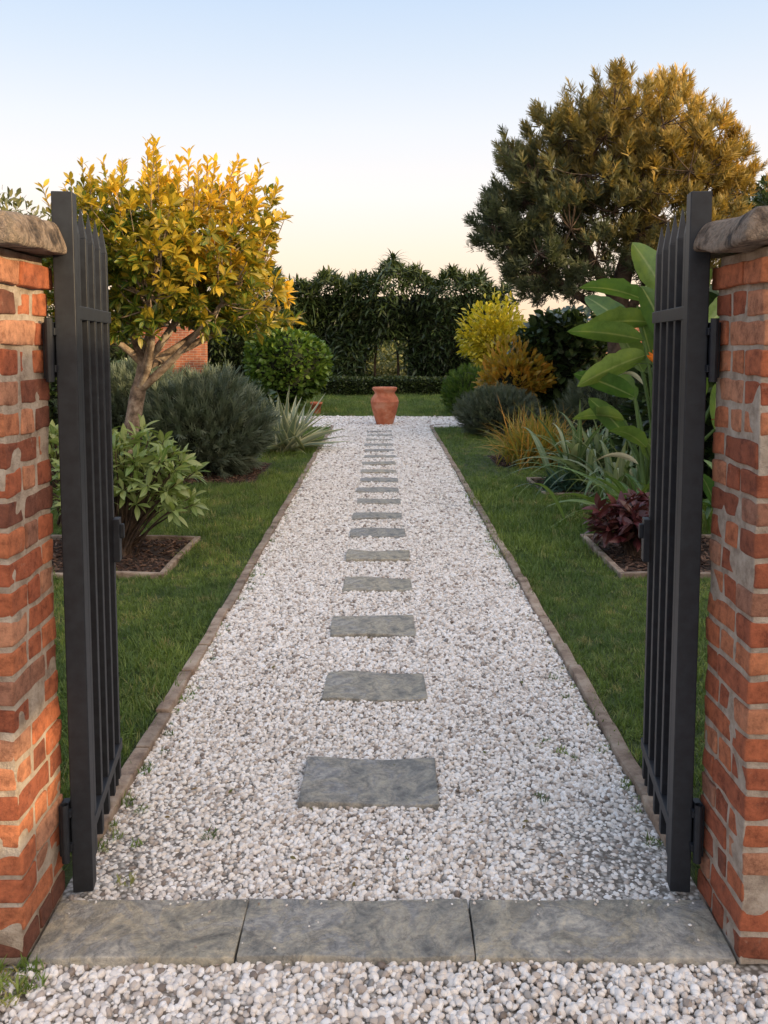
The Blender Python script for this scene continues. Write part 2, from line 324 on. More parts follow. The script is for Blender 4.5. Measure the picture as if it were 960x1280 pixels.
nw=230;side=np.sign(R.rand(nw)-.5);P=np.stack([side*(.905-abs(R.normal(0,.035,nw))),2.6+12*R.rand(nw)**1.2,0*side+.006],1)
ex=np.array([[.55,2.98,.01],[.57,2.95,.01],[.62,3.35,.01],[-.55,2.72,.01],[.66,3.4,.01],[.7,3.3,.01],[.74,3.25,.01],[-.76,2.48,.01]])
ex2=np.c_[R.uniform(-1.03,-.86,16),R.uniform(1.99,2.12,16),np.full(16,.008)]
P=np.concatenate([P,ex,ex2]);n=len(P);Sw=R.uniform(.2,.6,n);Sw[-16:]=R.uniform(.4,.8,16)
gn_scatter('weeds',P,np.stack([0*P[:,0],0*P[:,0],R.rand(n)*6.3],1),Sw,R.randint(0,2,n),[tuftT(90+i,22,.06,.05,w=.009) for i in range(2)])
b=B();nl=150;P=np.stack([R.uniform(-.88,.88,nl),2.45+11*R.rand(nl)**1.5,R.uniform(.012,.02,nl)],1)
m_dry=leafmat('dry_leaf',(.12,.06,.025),(.25,.16,.07),(.1,.12,.03),.8,.1)
a=R.rand(nl)*6.3;b.inst(leafT(.45,3,.2,.3,1.),P,frames(np.stack([np.cos(a),np.sin(a),R.normal(0,.2,nl)],1),.3),R.uniform(.015,.03,nl),R.rand(nl),R.rand(nl)**2)
b.obj('fallen_leaves',[m_dry])
for sx in(-1,1):
    b=B();y=2.62
    while y<16.55:
        L=min(R.uniform(.3,.7),16.6-y);rbox(b,(sx*(.935+R.uniform(-.003,.003)),y+L/2,.002),(.058,L-.004,.06),.008,.005,SN(9,seed=int(y*50)),(3,12,2),rnd=R.rand(),rot=R.normal()*.005);y+=L
    for k in range(6):
        t0=k*math.pi/12+.12;cx=sx*(.935+.45);rbox(b,(cx-sx*.45*math.cos(t0),16.6+.45*math.sin(t0),.002),(.055,.115,.06),.008,.003,SN(7,seed=k),(3,4,2),rnd=R.rand(),rot=sx*-t0)
    b.obj('stone_path_edging',[m_edge],origin=(sx*.935,9,0))
# ---------------------------------------------------------------- pillars
def pillar(sx):
    b=B();xi=.915;W=.46;y0,y1=2.13,2.43;X=lambda a:sx*(xi+a)
    rbox(b,(sx*(xi+W/2),(y0+y1)/2,.915),(W-.014,y1-y0-.014,1.83),.004,.002,SN(25,seed=2),(10,8,60),m=1)
    H=.075;bh=.062
    sn=SN(46,n=14,seed=9+sx)
    def brick(a0,a1,b0,b1,z):
        j=R.uniform(-.003,.003,2)
        rbox(b,(X((a0+a1)/2)+j[0],(b0+b1)/2+j[1],z+H/2+R.uniform(-.0015,.0015)),(a1-a0-.013,b1-b0-.013,bh+R.uniform(-.004,.002)),.006,.0026,sn,(8,8,5),m=0,rnd=R.rand(),rot=R.uniform(-.01,.01))
    for k in range(24):
        z=k*H+.012
        e=0.003 if k<23 else .018
        if k%2==0:
            for a0,a1 in((-e,.115),(.115,.345),(.345,W+e)) :
                brick(a0,a1,y0-e,y0+.105,z)
                brick(a0,a1,y1-.105,y1+e,z)
            brick(-e,.11,y0+.105,y1-.105,z);brick(W-.11,W+e,y0+.105,y1-.105,z)
        else:
            s=.215 if k%4==1 else .105
            brick(-e,.11,y0-e,y0+s,z);brick(-e,.11,y0+s,y1+e,z)
            brick(W-.11,W+e,y0-e,y0+s,z);brick(W-.11,W+e,y0+s,y1+e,z)
            for q0,q1 in((.11,.23),(.23,.35)): brick(q0,q1,y0-e,y0+.105,z);brick(q0,q1,y1-.105,y1+e,z)
    sn2=SN(17,n=16,seed=30+sx);sn3=SN(55,n=14,seed=3)
    def tp(P,h):
        P=P.copy();f=1-.10*np.clip((P[:,2]+h[2])/(2*h[2]),0,1)**2;P[:,0]*=f;P[:,1]*=f
        P[:,2]+=np.where(P[:,2]>0,.035*(1-np.maximum(abs(P[:,0])/h[0],abs(P[:,1])/h[1])),0);P+=(sn3(P)*.003)[:,None];return P
    rbox(b,(sx*(xi+W/2),(y0+y1)/2,1.870),(W+.14,y1-y0+.13,.076),.012,.007,sn2,(40,34,7),m=2,taper=tp)
    b.obj('brick_pillar',[m_brick,m_mortar,m_cap],origin=(sx*(xi+W/2),(y0+y1)/2,0))
for sx in(-1,1): pillar(sx)
# ---------------------------------------------------------------- gates
def gate(sx):
    b=B();th=math.radians(8)
    hx,hy=.862,2.43
    def L(s,off=0): return (sx*(hx+s*math.sin(th)+off*math.cos(th)),hy+s*math.cos(th))
    ro=-sx*th
    x,y=L(0);rbox(b,(x,y,1.015),(.056,.056,1.98),.003,g=(2,2,4),rot=ro)
    LL=.60
    def pt(P,h): 
        P=P.copy();f=np.clip((P[:,2]+h[2])/(2*h[2]),0,1);P[:,0]*=1-.93*f;P[:,1]*=1-.93*f;return P
    for k in range(5):
        s=.11+k*.118;x,y=L(s)
        V=(.030,.030,1.93-.003*k);h=V[2]
        rbox(b,(x,y,.06+(h-.08)/2),(V[0],V[1],h-.08),.002,g=(2,2,3),rot=ro)
        rbox(b,(x,y,.06+h-.08+.045),(V[0]-.001,V[1]-.001,.09),.001,g=(2,2,3),rot=ro,taper=pt)
    for z in(1.685,.17):
        x,y=L((.03+LL)/2+.01);rbox(b,(x,y,z),(.036,LL-.01,.038),.002,g=(2,4,2),rot=ro)
    x,y=L(.11+4*.118,-.026);rbox(b,(x,y,.92),(.022,.05,.15),.003,g=(2,2,2),rot=ro)
    x,y=L(.11+4*.118,-.044);rbox(b,(x,y,.95),(.014,.02,.05),.003,g=(2,2,2),rot=ro)
    for z in(1.58,.22):
        rbox(b,(sx*.902,2.405,z),(.024,.05,.15),.003,g=(2,2,2))
        tube(b,[(sx*.893,2.372,z-.085),(sx*.893,2.372,z+.085)],[.011,.011],10)
        for q in(-.05,.05): rbox(b,(sx*.8945,2.39,z+q),(.03,.02,.02),.002,g=(2,2,2))
    x,y=L(.11+4*.118);tube(b,[(x,y,.0),(x,y,.08)],[.008,.008],8)
    x,y=L(0);b.obj('metal_gate',[m_gate],origin=(x,y,0),smooth=False)
for sx in(-1,1): gate(sx)
# ---------------------------------------------------------------- pots
def pot(name,loc,H,prof,mat):
    b=B();a=np.linspace(0,2*math.pi,49);pr=np.array(prof)
    V=np.stack([pr[:,0:1]*np.cos(a),pr[:,0:1]*np.sin(a),np.repeat(pr[:,1:2],49,1)],-1)*H
    b.add(V,gridF(len(pr),49)[:,::-1]);o=b.obj(name,[mat]);o.location=loc
prof=[(.0,0),(.2,0),(.215,.02),(.27,.2),(.33,.4),(.362,.55),(.368,.60),(.372,.605),(.372,.635),(.366,.64),(.35,.71),(.30,.78),(.265,.83),(.262,.86),(.29,.90),(.315,.93),(.325,.95),(.325,.985),(.31,1.),(.28,.99),(.25,.93),(.24,.86),(.27,.8),(.3,.7),(.0,.68)]
pot('terracotta_urn',(.06,17.1,0),.74,prof,m_terra)
pf=[(0,0),(.3,0),(.32,.05),(.42,.8),(.48,.8),(.5,1),(.44,1),(.4,.85),(0,.8)]
pot('terracotta_plant_pot',(-1.46,19.6,0),.28,pf,m_terra)
# ---------------------------------------------------------------- foliage helpers
def sph(n): return nrm(R.normal(size=(n,3)))
def lumpcore(b,c,r,sc,m,seed=0,n=18):
    th=np.linspace(0,math.pi,n);ph=np.linspace(0,2*math.pi,2*n)
    T,P=np.meshgrid(th,ph,indexing='ij');D=np.stack([np.sin(T)*np.cos(P),np.sin(T)*np.sin(P),np.cos(T)],-1).reshape(-1,3)
    V=np.array(c)+D*np.array(r)*sc*(1+.15*SN(4,seed=seed)(D))[:,None];V[:,2]=np.maximum(V[:,2],0.005)
    b.add(V,gridF(n,2*n),m=m)
def shrub(name,c,r,n,T,size,mats,up=.4,jit=.6,lump=.16,lf=4,seed=0,core=.72,tintf=None,depth=.4,stems=4,smin=.7,smax=1.2):
    c=np.array(c,float);r=np.array(r,float);b=B()
    D=sph(n);s=SN(lf,seed=seed);rad=(1+lump*s(D))*(1-depth*R.rand(n)**1.8)
    P=c+D*r*rad[:,None];k=P[:,2]>.03;P=P[k];D=D[k];n=len(P)
    d=nrm(D*[1,1,.8]+np.array([0,0,up])+R.normal(size=(n,3))*jit)
    tint=np.clip(tintf(P,D) if tintf else R.rand(n)**4*.5,0,1)
    b.inst(T,P,frames(d),R.uniform(smin,smax,n)*size,R.rand(n),tint,0)
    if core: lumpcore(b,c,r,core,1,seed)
    for k in range(stems):
        a=R.rand()*6.3;tube(b,bez((c[0]+.08*math.cos(a),c[1]+.08*math.sin(a),0),(c[0],c[1],c[2]*.5),c+np.array([math.cos(a),math.sin(a),.2])*r*.6),np.linspace(.025,.01,8),6,m=2)
    return b.obj(name,[mats,m_core,m_barkd],origin=(c[0],c[1],0))
Tl=leafT(.42,4,.18,.25,1.1)
To=leafT(.38,4,.2,.25,1.35)
Tr=leafT(.8,3,.15,.2,.95)
def tuft_template(n=16,seed=0,w=.06,L=.5,spread=.9):
    r=np.random.RandomState(seed);V=[];F=[];U=[];o=0
    for i in range(n):
        t=i/n;a=r.rand()*6.28+i*2.4;base=np.array([0,t*.75,0]);tilt=spread*(1-.5*t)
        d=nrm(np.array([math.sin(tilt)*math.cos(a),math.cos(tilt),math.sin(tilt)*math.sin(a)]));s=nrm(np.cross(d,[.3,.2,.9]))
        l=L*(1-.3*t);V+=[base-s*w/2,base+s*w/2,base+d*l+s*w*.15,base+d*l-s*w*.15];F.append([o,o+1,o+2,o+3]);U+=[.5]*4;o+=4
    return np.array(V),np.array(F),np.array(U,float)
TT=tuft_template(18,0,.05,.42,.75);TP=tuft_template(18,3,.075,.55,1.0)
# ---------------------------------------------------------------- magnolia
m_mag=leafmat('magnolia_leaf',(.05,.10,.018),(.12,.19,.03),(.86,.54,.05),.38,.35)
def rosettes(b,P,ax,nl,size,tint,T=To,m=0,lo=.5,hi=1.25,tj=.18):
    n=len(P);ax=nrm(ax);ref=nrm(np.cross(ax,R.normal(size=(n,3))));r2=np.cross(ax,ref)
    for k in range(nl):
        a=2.4*k+R.rand(n)*.7;tl=R.uniform(lo,hi,n)
        d=ax*np.cos(tl)[:,None]+(ref*np.cos(a)[:,None]+r2*np.sin(a)[:,None])*np.sin(tl)[:,None]
        b.inst(T,P-ax*(R.rand(n)*.05)[:,None],frames(d,.45),size*R.uniform(.65,1.15,n),R.rand(n),np.clip(tint+R.normal(0,tj,n),0,1),m)
def magnolia():
    b=B()
    f1=np.array([-2.27,8.2,1.15])
    tube(b,[(-2.52,8.2,-.02),(-2.47,8.2,.15),(-2.42,8.2,.5),(-2.33,8.2,.85),f1,(-2.2,8.2,1.4)],[.125,.09,.078,.072,.07,.05],12,m=1)
    c=np.array([-1.98,8.2,2.27]);rd=np.array([1.14,1.1,.80])
    n=1150;D=sph(n);D[:,2]=np.where(D[:,2]<-.8,D[:,2]*.6,D[:,2]);s=SN(4.2,seed=21)
    rr=(1+.22*s(D))*(R.rand(n)**.36);P=c+D*rd*rr[:,None]
    k=~((P[:,2]<1.62)&(abs(P[:,0]+2.2)<.34));P=P[k];D=D[k];n=len(P)
    limbs=[];ends=[(-2.8,8.0,1.9),(-2.5,8.5,2.2),(-2.1,8.1,2.3),(-1.6,8.3,2.3),(-1.4,7.8,1.95),(-1.25,8.4,2.1),(-2.0,7.6,2.0),(-2.2,8.9,2.1),(-1.15,8.1,1.9)]
    for e in ends:
        st=f1 if R.rand()<.4 else np.array([-2.2,8.2,1.38]);mid=(st+np.array(e))/2+R.normal(0,.08,3)+[0,0,-.06]
        pts=bez(st,mid,e,10);tube(b,pts,np.linspace(.045,.018,10),8,m=1);limbs.append(pts)
    LP=np.concatenate([l[4:] for l in limbs])
    for i in range(n):
        j=np.argmin(np.linalg.norm(LP-P[i],axis=1)+R.rand(len(LP))*.15);q=LP[j]
        if i%3==0: tube(b,bez(q,(q+P[i])/2+R.normal(0,.05,3)+[0,0,-.05],P[i],5),np.linspace(.010,.003,5),4,m=1)
    ax=nrm(D*[1,1,.6]+[0,0,.6]+R.normal(size=(n,3))*.35)
    tf=lambda P:np.clip(.08+.85*((P[:,0]-c[0])/1.1*.52+(P[:,2]-c[2])/.8*.6)+.34*SN(4.5,seed=5)(P),0,1)  # young-leaf yellow plus sun warmth painted in toward the right and top
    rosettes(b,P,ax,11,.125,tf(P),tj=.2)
    ns=70;D=sph(ns);D[:,2]=abs(D[:,2])*.7+.45;D=nrm(D);B0=c+D*rd*(.82+.15*R.rand(ns,1))
    for i in range(ns):
        L=R.uniform(.2,.45);tip=B0[i]+nrm(np.array([[D[i,0]*.4+R.normal()*.12,D[i,1]*.3,1.]]))[0]*L
        tube(b,[B0[i],(B0[i]+tip)/2,tip],[.007,.005,.003],5,m=1)
        k=int(L/.045);q=B0[i]+(tip-B0[i])*np.linspace(.1,1,k)[:,None]
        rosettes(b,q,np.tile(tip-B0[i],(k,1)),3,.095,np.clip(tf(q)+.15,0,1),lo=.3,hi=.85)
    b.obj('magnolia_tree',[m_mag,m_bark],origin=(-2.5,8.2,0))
magnolia()
def simple_tree(name,base,h,cr,rd,n,mat,T,size,seed,nc=9,tint=None):
    b=B();base=np.array(base,float);top=base+[R.normal()*.1,0,h]
    tube(b,bez(base,(base+top)/2+[.12,0,0],top,8),np.linspace(.1,.05,8),9,m=1)
    c=base+np.array([0,0,cr]);s=SN(3,seed=seed)
    for k in range(nc):
        D=sph(1)[0];e=c+D*np.array(rd)*.65;tube(b,bez(top-[0,0,.3*R.rand()],(top+e)/2,e,6),np.linspace(.035,.01,6),6,m=1)
    D=sph(n);P=c+D*np.array(rd)*((1+.25*s(D))*R.rand(n)**.35)[:,None];d=D+[0,0,.4]+R.normal(size=(n,3))*.6
    b.inst(T,P,frames(d),size*R.uniform(.7,1.2,n),R.rand(n),np.clip(tint(P) if tint else R.rand(n)**3,0,1),0)
    b.obj(name,[mat,m_barkd],origin=tuple(base))
m_ol=leafmat('olive_leaf',(.07,.09,.04),(.14,.16,.09),(.3,.25,.08),.5,.25)
simple_tree('olive_tree',(-5.0,11.5,0),1.6,2.45,(1.15,1.1,.9),4200,m_ol,Tl,.12,3)
# ---------------------------------------------------------------- pine
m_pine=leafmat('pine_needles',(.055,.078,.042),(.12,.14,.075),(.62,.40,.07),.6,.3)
def pine():
    b=B();cl=[(2.70,4.87,.5),(3.39,5.25,.45),(4.09,5.4,.45),(4.72,5.05,.5),(5.23,4.49,.48),(5.54,3.98,.38),(2.19,4.23,.42),(2.82,4.1,.5),(3.58,4.49,.55),(4.47,4.3,.55),(2.06,3.4,.48),(1.68,3.35,.3),(2.7,3.35,.48),(3.46,3.6,.5),(4.22,3.35,.52),(4.97,3.35,.45),(2.32,2.65,.42),(3.08,2.85,.42),(4.1,2.75,.4),(4.7,2.75,.4),(2.75,2.4,.25),(2.0,4.6,.25),(3.0,5.2,.3),(4.4,5.6,.25),(5.1,5.05,.32),(5.6,4.4,.28),(3.2,4.75,.4),(4.1,4.9,.45),(5.3,3.3,.35),(3.9,3.9,.45),(1.95,3.85,.3),(2.45,3.0,.35)]
    cl=[(3.7+(x-3.7)*.93,2.3+(z-2.3)*.90,r) for x,z,r in cl]
    tr=bez((4.1,14.3,0),(3.55,14.1,2.0),(3.95,14.2,3.0),10);tube(b,tr,np.linspace(.2,.13,10),12,m=1)
    t2=bez(tr[-1],(4.3,14.2,3.6),(4.1,14.2,4.4),8);tube(b,t2,np.linspace(.12,.05,8),9,m=1)
    t3=bez(tr[6],(3.1,14.1,3.1),(2.9,14.0,4.0),8);tube(b,t3,np.linspace(.1,.04,8),9,m=1)
    t4=bez(tr[5],(4.6,14.1,2.9),(4.9,14.2,3.7),8);tube(b,t4,np.linspace(.09,.04,8),9,m=1)
    t5=bez(tr[5],(2.9,14.,2.5),(2.1,14.0,3.0),8);tube(b,t5,np.linspace(.08,.03,8),9,m=1)
    LP=np.concatenate([t2[1:],t3[2:],t4[2:],t5[2:]])
    for (x,z,r) in cl:
        for dy,sc in((R.uniform(-1.1,-.5),.8),(R.uniform(-.3,.4),.95),(R.uniform(.6,1.3),.7)):
            fr=min(1,max(.25,1-((x-3.8)/2.3)**2));c=np.array([x+R.normal()*.1,14.1+dy*1.1*fr,z+R.normal()*.07])
            q=LP[np.argmin(np.linalg.norm(LP-c,axis=1))];tube(b,bez(q,(q+c)/2+[0,0,-.12]+R.normal(0,.08,3),c,7),np.linspace(.032,.012,7),6,m=1)
            ns=13;E=c+sph(ns)*[r,r,r*.85]*sc*1.15+[0,0,.05]
            for e in E: tube(b,bez(c,(c+e)/2+[0,0,-.05],e,4),np.linspace(.01,.004,4),4,m=1)
            n=int(135*(r/.45)**1.6*sc);j=R.randint(0,ns,n)
            D=sph(n);P=E[j]+D*R.rand(n,1)**.6*np.array([.13,.13,.14])*sc
            ou=nrm(P-np.array([3.8,14.1,3.0]))
            d=ou*.6+nrm(P-c)*.5+[0,0,.8]+R.normal(size=(n,3))*.25
            b.inst(TP,P,frames(d,.8),R.uniform(.14,.28,n),R.rand(n),np.clip(R.rand(n)**2*.35-.05+.5*((P[:,0]-3.1)/2+(P[:,2]-3.5)/2)*R.uniform(.3,1.1,n),0,.95),0)  # random tone plus sunlit gold painted into needles on the right and top
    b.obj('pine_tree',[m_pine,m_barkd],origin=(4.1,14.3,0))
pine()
# ---------------------------------------------------------------- hedges
m_hd=leafmat('hedge_leaf',(.016,.032,.011),(.038,.065,.019),(.09,.12,.033),.42,.15)
Tp=leafT(.2,3,.3,.3,1.)
def tall_hedge(name,x0,x1,y0,y1,H,n,opening=None,axis='x',ls=.34):
    b=B();sh=SN(1.6,seed=33);s2=SN(3.2,seed=34)
    L=x1-x0
    def top(x): return H*(1+.06*np.sin(x*1.1+1)+.055*np.sin(x*2.7)+.04*np.sin(x*6.1))
    nf=int(n*.72);X=R.uniform(x0,x1,nf);Z=R.rand(nf)*top(X);Y=y0-.1+.0*X
    q=np.c_[X,X*0,Z];q2=q*[1.,1.,.5];Y=Y+.38*sh(q2)+.30*s2(q2)+R.rand(nf)**2*.45+.35*(Z/H)**4
    nt_=n-nf;X2=R.uniform(x0,x1,nt_);Y2=R.uniform(y0,y1,nt_);Z2=top(X2)+.18*s2(np.c_[X2,Y2,X2*0])-R.rand(nt_)**2*.3
    nb=nf//3;X3=R.uniform(x0,x1,nb);Z3=R.rand(nb)*top(X3);Y3=y1+.2*sh(np.c_[X3,X3*0+5,Z3])
    P=np.concatenate([np.c_[X,Y,Z],np.c_[X2,Y2,Z2],np.c_[X3,Y3,Z3]])
    out=np.concatenate([np.tile([0,-1.,-.15],(nf,1)),np.tile([0,-.3,.9],(nt_,1)),np.tile([0,1,0.],(nb,1))])
    d=out+R.normal(size=P.shape)*[.8,.35,.65]
    if opening:
        ox,ow,oh=opening;k=~((abs(P[:,0]-ox)/ow)**2.5+(np.maximum(P[:,2],0)/oh)**2.5<1);P=P[k];d=d[k]
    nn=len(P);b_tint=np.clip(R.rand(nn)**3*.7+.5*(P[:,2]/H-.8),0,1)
    if axis=='y':
        P=np.c_[P[:,1],P[:,0],P[:,2]];d=np.c_[d[:,1],d[:,0],d[:,2]]
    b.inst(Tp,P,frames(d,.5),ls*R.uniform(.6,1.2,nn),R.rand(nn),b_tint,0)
    def core(a,c_,z0,z1):
        ctr=((a+c_)/2,(y0+y1)/2+.35,(z0+z1)/2);sz=(c_-a,y1-y0-.8,z1-z0)
        if axis=='y': ctr=(ctr[1],ctr[0],ctr[2]);sz=(sz[1],sz[0],sz[2])
        rbox(b,ctr,sz,.2,.07,SN(4,seed=7),(24,12,14),m=1)
    if opening:
        core(x0+.2,ox-ow-.1,0,H*.84);core(ox+ow+.1,x1-.2,0,H*.84);core(ox-ow-.09,ox+ow+.09,oh+.15,H*.84)
        for tx in(-.35,.3,): 
            tube(b,bez((ox+tx,y0+.9,0),(ox+tx*1.6,y0+.9,.8),(ox+tx*.7,y0+.9,oh+.4),8),np.linspace(.05,.03,8),8,m=2)
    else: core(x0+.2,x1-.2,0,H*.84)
    ns=int(L*8);xs=R.uniform(x0+.2,x1-.2,ns)
    for i,x in enumerate(xs):
        big=1.5 if i%5==0 else 1.
        p=np.array([x,R.uniform(y0+.1,y1-.1),top(np.array([x]))[0]-.15+R.rand()*.2])
        if axis=='y': p=np.array([p[1],p[0],p[2]])
        n2=int(10*big);az=R.rand(n2)*6.28
        straps(b,p,az,np.radians(R.uniform(30,85,n2)),R.uniform(.3,.6,n2)*big,.45,.05,rows=5,rnd=R.rand(n2),tint=R.rand(n2)*.3,m=0)
    # palm-like crowns breaking the top and front of the hedge
    for x in np.arange(x0+.6,x1-.3,1.05)+R.uniform(-.3,.3,len(np.arange(x0+.6,x1-.3,1.05))):
        p=np.array([x,y0+.35+R.rand()*.4,top(np.array([x]))[0]-R.uniform(-.1,.5)])
        if axis=='y': p=np.array([p[1],p[0],p[2]])
        n2=30;az=R.rand(n2)*6.28
        straps(b,p,az,np.radians(R.uniform(-10,80,n2)),R.uniform(.55,.95,n2),R.uniform(.4,.9,n2),.07,rows=7,rnd=R.rand(n2),tint=R.rand(n2)**2*.5,m=0)
    b.obj(name,[m_hd,m_core,m_barkd],origin=((x0+x1)/2,(y0+y1)/2,0) if axis=='x' else ((y0+y1)/2,(x0+x1)/2,0))
tall_hedge('added_shade_hedge',-6.4,4.4,29.2,31.4,3.75,17000,opening=(.2,.66,1.6))
tall_hedge('added_shade_hedge',13.5,25,9.2,10.4,5.0,6000,axis='y',ls=.4)  # off-frame hedge added to keep sun off the back hedge
m_box=leafmat('box_leaf',(.02,.04,.012),(.045,.075,.02),(.1,.13,.03),.45,.15)
b=B();n=12000;X=R.uniform(-6,5,n);w=R.rand(n)<.55
Y=np.where(w,26.5+R.normal(0,.03,n),R.uniform(26.5,27.3,n));Z=np.where(w,R.rand(n)*.5,.5+R.normal(0,.02,n))+.02*np.sin(X*3)
P=np.c_[X,Y,Z];d=np.where(w[:,None],[0,-1.,.3],[0,0,1.])+R.normal(size=P.shape)*.7
b.inst(Tr,P,frames(d),.07*R.uniform(.7,1.2,n),R.rand(n),R.rand(n)**3,0);rbox(b,(-.5,26.92,.23),(10.96,.78,.5),.03,m=1,g=(20,4,4),amp=.01,sn=SN(9))
b.obj('box_hedge',[m_box,m_core])
# ---------------------------------------------------------------- shrubs
m_ros=leafmat('rosemary_leaf',(.08,.115,.08),(.15,.19,.14),(.24,.27,.18),.6,.2)
m_grn=leafmat('green_leaf',(.05,.11,.02),(.11,.2,.035),(.26,.32,.05),.4,.3)
m_dk=leafmat('dark_glossy_leaf',(.02,.042,.017),(.05,.085,.03),(.12,.16,.05),.3,.15)
m_var=leafmat('variegated_leaf',(.09,.15,.04),(.15,.22,.06),(.4,.42,.18),.4,.3,edge=(.5,.52,.3))
m_yel=leafmat('golden_leaf',(.36,.36,.03),(.62,.52,.05),(.75,.55,.05),.45,.35)
m_org=leafmat('orange_leaf',(.25,.24,.04),(.50,.30,.05),(.70,.27,.05),.45,.35)
m_bur=leafmat('burgundy_leaf',(.06,.014,.022),(.13,.03,.04),(.12,.07,.04),.35,.2)
m_gry=leafmat('lavender_leaf',(.08,.11,.075),(.15,.18,.13),(.2,.22,.14),.6,.2)
def ndl(name,c,r,n,size,mat,seed,**k):  return shrub(name,c,r,n,TT,size,mat,up=.65,jit=.3,seed=seed,depth=.45,**k)
ndl('rosemary_bush',(-2.2,10.75,.44),(.66,.55,.54),2400,.29,m_ros,1,core=.6,lump=.2,lf=5,smax=1.35)
ndl('rosemary_bush',(-3.4,11.9,.6),(.85,.6,.6),2200,.26,m_ros,2,core=.7)
shrub('round_shrub',(-2.2,20.6,1.05),(.98,.95,.85),5200,Tr,.13,m_grn,seed=3,lump=.08,core=.85,lf=6)
shrub('dark_shrub',(-5.2,14.5,.6),(1.1,.9,.7),2600,Tl,.2,m_dk,seed=4)
shrub('dark_shrub',(-3.0,17.4,.35),(.8,.5,.5),1800,Tl,.17,m_dk,seed=14)
shrub('dark_shrub',(-8.0,24.5,1.2),(1.35,1.1,1.25),3200,Tl,.24,m_dk,seed=34)
shrub('dark_shrub',(3.45,16.6,1.15),(.95,.85,1.1),2600,Tr,.2,m_dk,seed=5,up=-.1,core=.8)
shrub('golden_shrub',(2.7,21.2,1.7),(.82,.7,.85),2300,To,.19,m_yel,seed=6,core=0,lump=.3,lf=5,stems=6,depth=.85)
shrub('orange_shrub',(2.42,16.0,.95),(.62,.5,.46),1500,To,.17,m_org,seed=7,core=.5,lump=.3,lf=5,depth=.6,up=.8,jit=.4)
ndl('lavender_bush',(2.02,15.0,.34),(.62,.55,.42),2000,.18,m_gry,8,core=.75,lump=.12)
ndl('clipped_green_bush',(1.98,19.6,.45),(.6,.6,.5),2200,.15,m_grn,9,core=.8,lump=.08)
ndl('lavender_bush',(3.5,13.1,.5),(.8,.6,.6),2200,.2,m_gry,19,core=.8,lump=.12)
shrub('dark_shrub',(4.4,11.2,.9),(1.,.9,1.2),2600,Tl,.22,m_dk,seed=25)
shrub('dark_shrub',(3.5,9.0,.8),(.85,.7,1.1),2600,Tl,.22,m_dk,seed=26)
def rshrub(name,c,r,n,size,mat,T=To,nl=9,tint=.15,seed=0,core=0):
    c=np.array(c,float);b=B();D=sph(n);D[:,2]=np.where(D[:,2]<-.3,-D[:,2],D[:,2]);s=SN(4,seed=seed)
    P=c+D*np.array(r)*((1+.2*s(D))*R.rand(n)**.4)[:,None];P[:,2]=np.maximum(P[:,2],.06)
    g=np.array([c[0],c[1],0])
    for i in range(n): tube(b,bez(g+R.normal(0,.03,3)*[1,1,0],(g+P[i])/2+[0,0,.1],P[i],5),np.linspace(.010,.004,5),5,m=1)
    rosettes(b,P,D*[1,1,.5]+[0,0,.9],nl,size,np.full(n,tint),T,lo=.4,hi=1.45)
    b.obj(name,[mat,m_barkd,m_core],origin=tuple(g))
m_pit=leafmat('pittosporum_leaf',(.11,.20,.045),(.21,.31,.09),(.50,.54,.26),.36,.35)
rshrub('pittosporum_shrub',(-1.95,6.5,.50),(.66,.45,.48),130,.135,m_pit,tint=.28,T=leafT(.32,5,.25,.3,1.2),nl=10)
rshrub('burgundy_plant',(1.88,6.5,.24),(.32,.3,.25),60,.13,m_bur,T=leafT(.4,5,.35,.3,1.1))
rshrub('pittosporum_shrub',(-2.75,7.6,.5),(.45,.4,.45),70,.13,m_pit,tint=.4,seed=2)
def strap_plant(c,n,L,w,el=(25,85),droop=(.3,.7),base=.08,tint=.2,rows=8,fold=.3,kind='strap'):
    b=B();az=R.rand(n)*6.28;e=np.radians(R.uniform(*el,n));bs_=np.array(c)+np.c_[R.normal(0,base,n),R.normal(0,base,n),np.zeros(n)]
    straps(b,bs_,az,e,R.uniform(*L,n),R.uniform(*droop,n),R.uniform(.8,1.2,n)*w,rows,kind,R.rand(n),np.clip(R.rand(n)**2*tint*2,0,1),0,fold,roll=R.normal(0,.35,n))
    return b
m_aga=leafmat('agave_leaf',(.16,.21,.15),(.26,.32,.22),(.45,.47,.3),.5,.15,edge=(.55,.55,.35))
strap_plant((-1.42,12.9,0),75,(.75,1.15),.11,(12,84),(.0,.3),.10,fold=.5).obj('variegated_agave',[m_aga],origin=(-1.42,12.9,0))
m_org2=leafmat('ornamental_grass_blade',(.13,.20,.04),(.28,.29,.07),(.60,.30,.07),.5,.35)
strap_plant((2.05,11.5,0),800,(.7,1.25),.022,(38,88),(.2,.65),.18,tint=.5).obj('ornamental_grass',[m_org2],origin=(2.05,11.5,0))
m_cri=leafmat('crinum_leaf',(.06,.13,.045),(.12,.20,.07),(.6,.62,.42),.4,.3)
strap_plant((2.3,9.65,0),85,(1.0,1.8),.075,(40,86),(.35,.8),.14,rows=10,tint=.4).obj('crinum_lily',[m_cri],origin=(2.3,9.6,0))
strap_plant((2.75,9.5,0),50,(.9,1.7),.06,(40,85),(.4,.8),.1,rows=10).obj('crinum_lily',[m_var],origin=(2.7,9.5,0))
strap_plant((2.35,8.5,0),60,(.9,1.7),.06,(45,86),(.4,.9),.12,rows=10,tint=.3).obj('crinum_lily',[m_cri],origin=(2.35,8.5,0))
m_blu=leafmat('blue_green_leaf',(.03,.08,.065),(.07,.14,.10),(.12,.2,.12),.4,.2)
strap_plant((1.95,9.45,0),50,(.35,.6),.06,(15,70),(.3,.6),.1).obj('blue_lily_plant',[m_blu],origin=(2.0,9.4,0))
